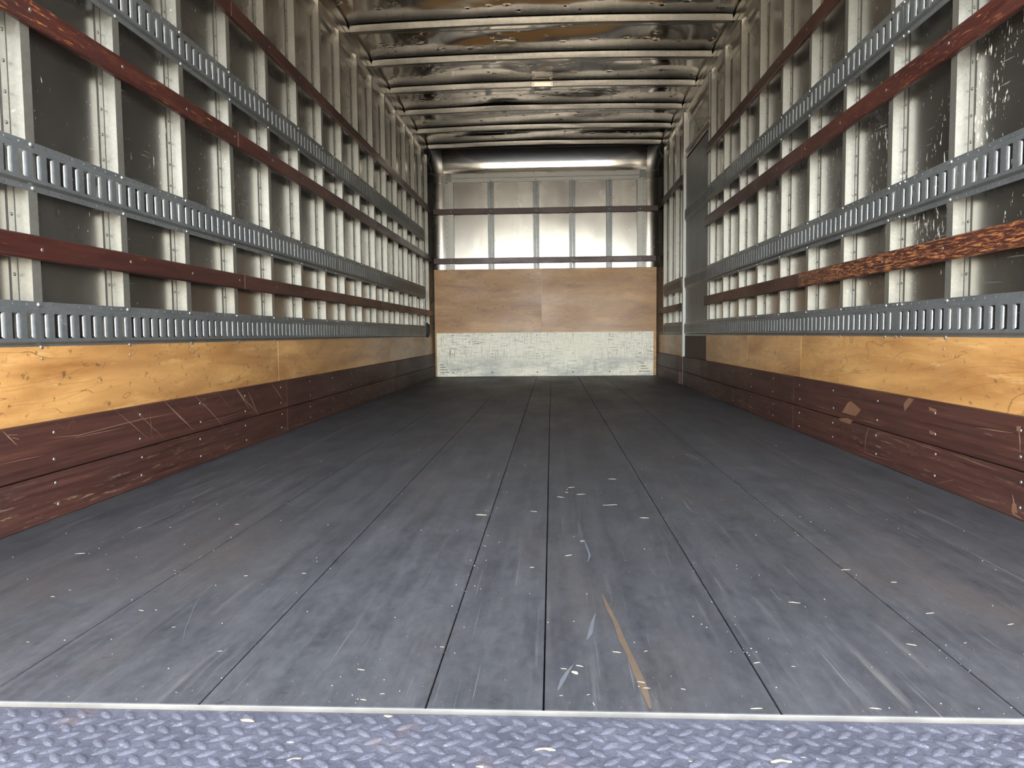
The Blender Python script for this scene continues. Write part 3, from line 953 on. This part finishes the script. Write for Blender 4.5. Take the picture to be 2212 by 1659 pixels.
# cove over the front wall: middle sheet and two grey corner caps
def cove_pt(p, inward, t):
    a = t * math.pi / 2
    return (p[0] + inward[0] * IN * (1 - math.cos(a)), p[1] + inward[1] * IN * (1 - math.cos(a)), ZC + HV * math.sin(a))
NS = 14
mb = MB()
cx = np.linspace(SKL + RC, SKR - RC, 20)
for x0, x1 in zip(cx[:-1], cx[1:]):
    for i in range(NS):
        q = [cove_pt((x0, YSK), (0, -1), i / NS), cove_pt((x1, YSK), (0, -1), i / NS), cove_pt((x1, YSK), (0, -1), (i + 1) / NS), cove_pt((x0, YSK), (0, -1), (i + 1) / NS)]
        mb.add(q, [(0, 3, 2, 1)])
put('cove_sheet', welded(mb, 'cove_sheet', M['roof']), wall_back, None, label='polished curved sheet under the roof')
for arc, sg in ((left_arc, 1), (right_arc, -1)):
    mb = MB()
    n = len(arc) - 1
    def inw(i):
        w = (i / n) if sg > 0 else 1 - i / n
        w = w * w * (3 - 2 * w)
        return (sg * 0.10 * math.sin(w * math.pi), -w)
    for i in range(n):
        for k in range(NS):
            q = [cove_pt(arc[i], inw(i), k / NS), cove_pt(arc[i + 1], inw(i + 1), k / NS), cove_pt(arc[i + 1], inw(i + 1), (k + 1) / NS), cove_pt(arc[i], inw(i), (k + 1) / NS)]
            mb.add(q, [(0, 3, 2, 1)])
    put('corner_cap', welded(mb, 'corner_cap', M['bow']), wall_back, None)
    # curved rail round the corner at header height
    mb = MB()
    cxa = SKL + RC if sg > 0 else SKR - RC
    pr = [(0.0, 2.082), (0.016, 2.082), (0.016, 2.155), (0.0, 2.155)]
    fns = []
    for (px, py) in arc:
        dx, dy_ = (cxa - px) / RC, (YSK - RC - py) / RC
        fns.append(lambda a, b, px=px, py=py, dx=dx, dy_=dy_: (px + dx * a, py + dy_ * a, b))
    mb.sweep(pr, fns)
    mb.build('corner_rail', M['bow'], wall_back)
    xg = -1.090 if sg > 0 else 0.968
    mb = MB()
    mb.cbox(xg - 0.028, xg + 0.028, YB - 0.020, YB - 0.014, 2.095, 2.172, 0.001)
    for a in (-0.014, 0.014):
        for b in (2.110, 2.135, 2.158):
            mb.dome((xg + a, YB - 0.020, b), (0, -1, 0), 0.005, 0.003)
    mb.build('gusset_plate', M['rail'], wall_back)

# studs of the front wall
fposts = [(-1.097, -1.042, 'aluw'), (-0.674, -0.609, 'rail'), (-0.188, -0.126, 'rail'), (0.196, 0.260, 'rail'), (0.588, 0.652, 'rail'), (0.915, 0.972, 'aluw')]
for a, b, m in fposts:
    mb = MB()
    if m == 'rail':
        w = (b - a) * 0.5
        mb.cbox(a, a + w, YB, YSK - 0.001, 0.0, 2.09, 0.001)
        mb.cbox(a + w + 0.004, b, YSK - 0.006, YSK - 0.001, 0.0, 2.09, 0.001)
    else:
        mb.cbox(a, b, YB, YSK - 0.001, 0.0, 2.09, 0.001)
        e0, e1 = (a - 0.04, a - 0.002) if a < 0 else (b + 0.002, b + 0.04)
        mb.cbox(e0, e1, YSK - 0.006, YSK - 0.001, 0.0, 2.09, 0.001)
    o = mb.build('post', M[m], wall_back)
    mb = MB()
    z = 1.2
    while z < 2.06:
        x = (a + b) / 2 + (0.018 if m == 'rail' else (-0.05 if a < 0 else 0.05))
        mb.dome((x, YSK - 0.006, z), (0, -1, 0), 0.0045, 0.003, 6)
        z += 0.06
    mb.build('rivet_row', M['rivet'], o, True, kind='stuff')
# header
mb = MB()
prof = [(YSK - 0.002, 2.080), (YB - 0.006, 2.080), (YB - 0.006, 2.118), (YB - 0.012, 2.121), (YB - 0.012, 2.166), (YSK - 0.002, 2.176)]
mb.sweep(prof[::-1], [(lambda a, b, x=x: (x, a, b)) for x in (-1.118, 0.996)])
o = mb.build('header', M['aluw'], wall_back, label='pale aluminium header under the curved sheet')
mb = MB()
for a, b, m in fposts:
    mb.dome(((a + b) / 2, YB - 0.006, 2.094), (0, -1, 0), 0.006, 0.003)
mb.build('screw_row', M['rivet'], o, True, kind='stuff')
# wooden slats across the front wall
for (x0, x1, z) in ((-1.262, 1.132, 1.770), (-1.262, 1.112, 1.246)):
    mb = MB(); mb.cbox(x0, x1, YB - 0.019, YB + 0.001, z - 0.029, z + 0.029, 0.003)
    o = mb.build('wood_slat', M['slat'], wall_back)
    mb = MB()
    for a, b, m in fposts:
        mb.dome(((a + b) / 2, YB - 0.019, z), (0, -1, 0), 0.0075, 0.003)
    mb.build('screw_row', M['bolt'], o, True, kind='stuff')
# plywood sheets and white panel
for x0, x1 in ((-1.262, -0.107), (-0.105, 1.118)):
    mb = MB(); mb.cbox(x0, x1, YB - 0.012, YB - 0.0005, 0.002, 1.154, 0.001)
    mb.build('plywood_sheet', M['plyb'], wall_back)
mb = MB(); mb.cbox(-1.243, 1.086, YB - 0.022, YB - 0.012, 0.002, 0.473, 0.001)
o = mb.build('scuff_panel', M['white'], wall_back, label='scratched white panel at the foot of the front wall')
mb = MB()
for a, b, m in fposts:
    for z in (0.045, 0.245, 0.445):
        mb.dome(((a + b) / 2, YB - 0.022, z), (0, -1, 0), 0.007 if z < 0.1 else 0.0055, 0.002)
for k in range(4):
    for sg in (-1, 1):
        xx = -1.16 if sg < 0 else 1.0
        mb.box(xx - 0.05, xx + 0.05 - 0.02 * k, YB - 0.0226, YB - 0.0219, 0.045 + 0.028 * k, 0.050 + 0.028 * k)
mb.build('screw_row', M['hole'], o, True, kind='stuff')

# ------------------------------------------------------------------ loose bits on the walls
mb = MB()
P = [(-1.290, 7.745, 0.430), (-1.276, 7.742, 0.46), (-1.274, 7.742, 0.52), (-1.278, 7.742, 0.565), (-1.289, 7.744, 0.575)]
for w in (-0.022, 0.0, 0.022):
    mb.tube([(x, y + w, z) for x, y, z in P], 0.012, 8)
o = mb.build('rubber_strap', M['black'], None, True, label='short black rubber strap hanging at the end of the lowest rail', category='strap')
for sg, x in ((1, XL), (-1, XR)):
    mb = MB()
    mb.tube([(x + sg * 0.004, 7.90, 2.40), (x + sg * 0.018, 7.95, 2.385), (x + sg * 0.030, 7.985, 2.34), (x + sg * 0.012, 7.99, 2.30), (x - sg * 0.01, 7.98, 2.27)], 0.012, 8)
    mb.tube([(x - sg * 0.005, 7.985, 2.28), (x + sg * 0.02, 8.00, 2.24), (x + sg * 0.03, 8.00, 2.205), (x + sg * 0.035, 8.01, 2.16)], 0.008, 8)
    side = 'wall without a door' if sg > 0 else 'wall with the door'
    mb.build('cable', M['black'], None, True, label='black looped cable in the front roof corner above the ' + side, category='cable', group='cables in the roof corners')

# ------------------------------------------------------------------ tread plate deck behind the floor edge
ZD = -0.0025
deck = thing('tread_plate_deck', 'dusty steel tread plate deck at the rear edge of the floor', 'deck', (XC, Y0 - 0.30, ZD - 0.006))
mb = MB()
mb.cbox(SKL - 0.02 - XC, SKR + 0.02 - XC, -0.22, 0.2915, 0.0, 0.006, 0.001)
mb.build('plate', M['tread'], deck)
mb = MB(); nu, nv = 9, 5
def lug(cx_, cy_, ang, L=0.0136, W=0.0058, H=0.0025):
    vs, fs = [], []
    ca, sa = math.cos(ang), math.sin(ang)
    for i in range(nu):
        u = -1 + 2 * i / (nu - 1)
        w = W * max(0.0, 1 - abs(u) ** 2.2) ** 0.8
        for j in range(nv):
            v = -1 + 2 * j / (nv - 1)
            z = H * max(0.0, 1 - abs(u) ** 2.4) * (1 - v * v)
            x, y = u * L, v * w
            vs.append((cx_ + ca * x - sa * y, cy_ + sa * x + ca * y, 0.0059 + z))
    for i in range(nu - 1):
        for j in range(nv - 1):
            a = i * nv + j
            fs.append((a, a + nv, a + nv + 1, a + 1))
    mb.add(vs, fs)
px_, py_ = 0.0298, 0.0315
for r in range(-2, 9):
    for c in range(-43, 44):
        x = c * px_; y = 0.276 - r * py_
        if abs(x) < 1.26 and -0.2 < y < 0.285:
            lug(x, y, math.radians(-42))
        x2, y2 = x + px_ / 2, y - py_ / 2
        if abs(x2) < 1.26 and -0.2 < y2 < 0.285:
            lug(x2, y2, math.radians(42))
mb.build('raised_lugs', M['tread'], deck, True, kind='stuff')

# ------------------------------------------------------------------ splinters and grit
def splinter_mesh(L, w, seed):
    r = random.Random(seed)
    mb = MB(); n = 5; vs = []
    for i in range(n):
        t = i / (n - 1)
        k = w * (0.35 + 0.65 * math.sin(math.pi * min(1, max(0, t * 0.9 + 0.05)))) * r.uniform(0.8, 1.2)
        x = (t - 0.5) * L; b = r.uniform(-0.06, 0.06) * L * 0.5
        vs += [(x, b - k / 2, 0), (x, b + k / 2, 0), (x, b + k / 3, k * 0.55), (x, b - k / 3, k * 0.55)]
    fs = [(0, 1, 2, 3)[::-1], tuple((n - 1) * 4 + j for j in range(4))]
    for i in range(n - 1):
        for j in range(4):
            q = (j + 1) % 4
            fs.append((i * 4 + j, i * 4 + q, (i + 1) * 4 + q, (i + 1) * 4 + j))
    mb.add(vs, fs)
    return mb.mesh('wood_splinter', M['splinter'])
spl = [splinter_mesh(1.0, 0.22, k) for k in range(6)]
bnames = ['edge board along the wall without a door', 'second board from the wall without a door', 'third board from the wall without a door',
          'fourth board from the wall without a door', 'narrow middle board', 'board with the brown streak', 'board next past the brown streak',
          'second board from the wall with the door', 'edge board along the wall with the door']
def size_word(l):
    return 'long' if l >= 17 else ('tiny' if l <= 9 else 'short')
floor_bits = [(1218, 1445, 12), (1252, 1439, 16), (1332, 1409, 17), (1395, 1407, 9), (1385, 1474, 16), (1397, 1487, 14), (1149, 1226, 9), (826, 1499, 10), (785, 1512, 14),
              (780, 1447, 16), (955, 1398, 9), (1392, 1119, 18), (1041, 1113, 20), (1228, 1200, 16), (1212, 1503, 8), (1271, 1501, 8), (1476, 1489, 10), (1716, 1302, 22), (2009, 1325, 18),
              (2183, 1349, 16), (1931, 1258, 11), (1827, 1231, 18), (1969, 1393, 18), (1714, 1440, 8), (2085, 1389, 8), (1635, 1432, 14), (475, 1407, 9), (375, 1355, 8),
              (305, 1319, 12), (337, 1318, 8), (151, 1275, 7), (114, 1289, 9), (173, 1196, 20), (301, 1140, 7), (512, 1133, 8), (657, 1239, 9), (531, 1244, 8), (60, 1387, 7), (381, 1496, 6),
              (1211, 1074, 17), (1234, 1053, 14), (1039, 1112, 22), (1318, 1091, 30), (1255, 1068, 18), (1322, 1035, 17), (1224, 1064, 7), (1153, 1105, 14), (1258, 1169, 9), (1634, 1531, 24), (1891, 1531, 22)]
for k, (px, py, l) in enumerate(floor_bits):
    p = unproj(px, py, 2, 0)
    L = l * p.y / F_PX * 1.1
    bi = sum(1 for q in seams[1:-1] if p.x > q)
    lab = '%s pale wood splinter on the %s' % (size_word(l), bnames[bi])
    if py > 1528:
        lab = 'pale splinter leaning against the rear edge strip by the ' + bnames[bi]
    o = put('wood_splinter', spl[k % 6], None, (p.x, p.y, 0.0002), label=lab, category='splinter', group='splinters on the floor boards')
    o.scale = (L, min(L, 0.012) * 0.62, min(L, 0.010) * 0.7); o.rotation_euler = (0, 0, random.uniform(-0.5, 0.5) if l < 22 else random.uniform(-0.25, 0.25))
deck_bits = [(841, 1544, 26), (1178, 1616, 44), (989, 1648, 24), (1040, 1652, 24), (1735, 1631, 10), (1688, 1642, 44), (1496, 1641, 16), (534, 1553, 34), (627, 1599, 16), (635, 1636, 30)]
for k, (px, py, l) in enumerate(deck_bits):
    p = unproj(px, py, 2, ZD + 0.003)
    L = l * p.y / F_PX * 1.05
    o = put('wood_splinter', spl[k % 6], None, (p.x, p.y, ZD + 0.0004), label='%s pale wood splinter lying on the steel tread plate' % ('tiny' if l < 20 else 'short' if l < 32 else 'long thin'), category='splinter', group='splinters on the tread plate')
    o.scale = (L, min(L, 0.016), min(L, 0.022)); o.rotation_euler = (0, 0, random.uniform(-0.35, 0.35))
p = unproj(1242, 1454, 2, 0)
o = put('wood_chip', splinter_mesh(1.0, 0.55, 77), None, (p.x, p.y, 0.0002), label='curled orange-brown wood chip among splinters on the floor', category='chip')
o.scale = (0.010, 0.010, 0.008); o.rotation_euler = (0, 0, -0.7)
mb = MB(); rr = random.Random(5)
def crumb(x, y, z, s):
    a = rr.uniform(0, 3.14); ca, sa = math.cos(a) * s, math.sin(a) * s; k = rr.uniform(0.3, 1.0)
    mb.add([(x + ca, y + sa, z), (x - sa * k, y + ca * k, z), (x - ca, y - sa, z), (x + sa * k, y - ca * k, z), (x, y, z + s * 0.8)],
           [(0, 1, 4), (1, 2, 4), (2, 3, 4), (3, 0, 4), (3, 2, 1, 0)])
for k in range(1100):
    y = Y0 + 0.01 + 5.2 * rr.random() ** 2.1; x = rr.uniform(XL + 0.03, XR - 0.03)
    crumb(x, y, 0.0001, rr.choice([0.0003, 0.0004, 0.0004, 0.0006, 0.001]) * (1 + 0.3 * y))
for xs_, y0_, y1_ in ((-1.024, 2.0, 5.2), (-0.731, 1.0, 3.6), (-0.158, 1.0, 3), (0.274, 1, 3), (0.559, 1, 3)):
    for k in range(60):
        crumb(xs_ + rr.gauss(0, 0.01), rr.uniform(y0_, y1_), 0.0001, rr.uniform(0.0004, 0.0014))
o = mb.build('floor_grit', M['crumb'], None, kind='stuff', label='fine pale grit strewn over the dark floor boards', category='grit')
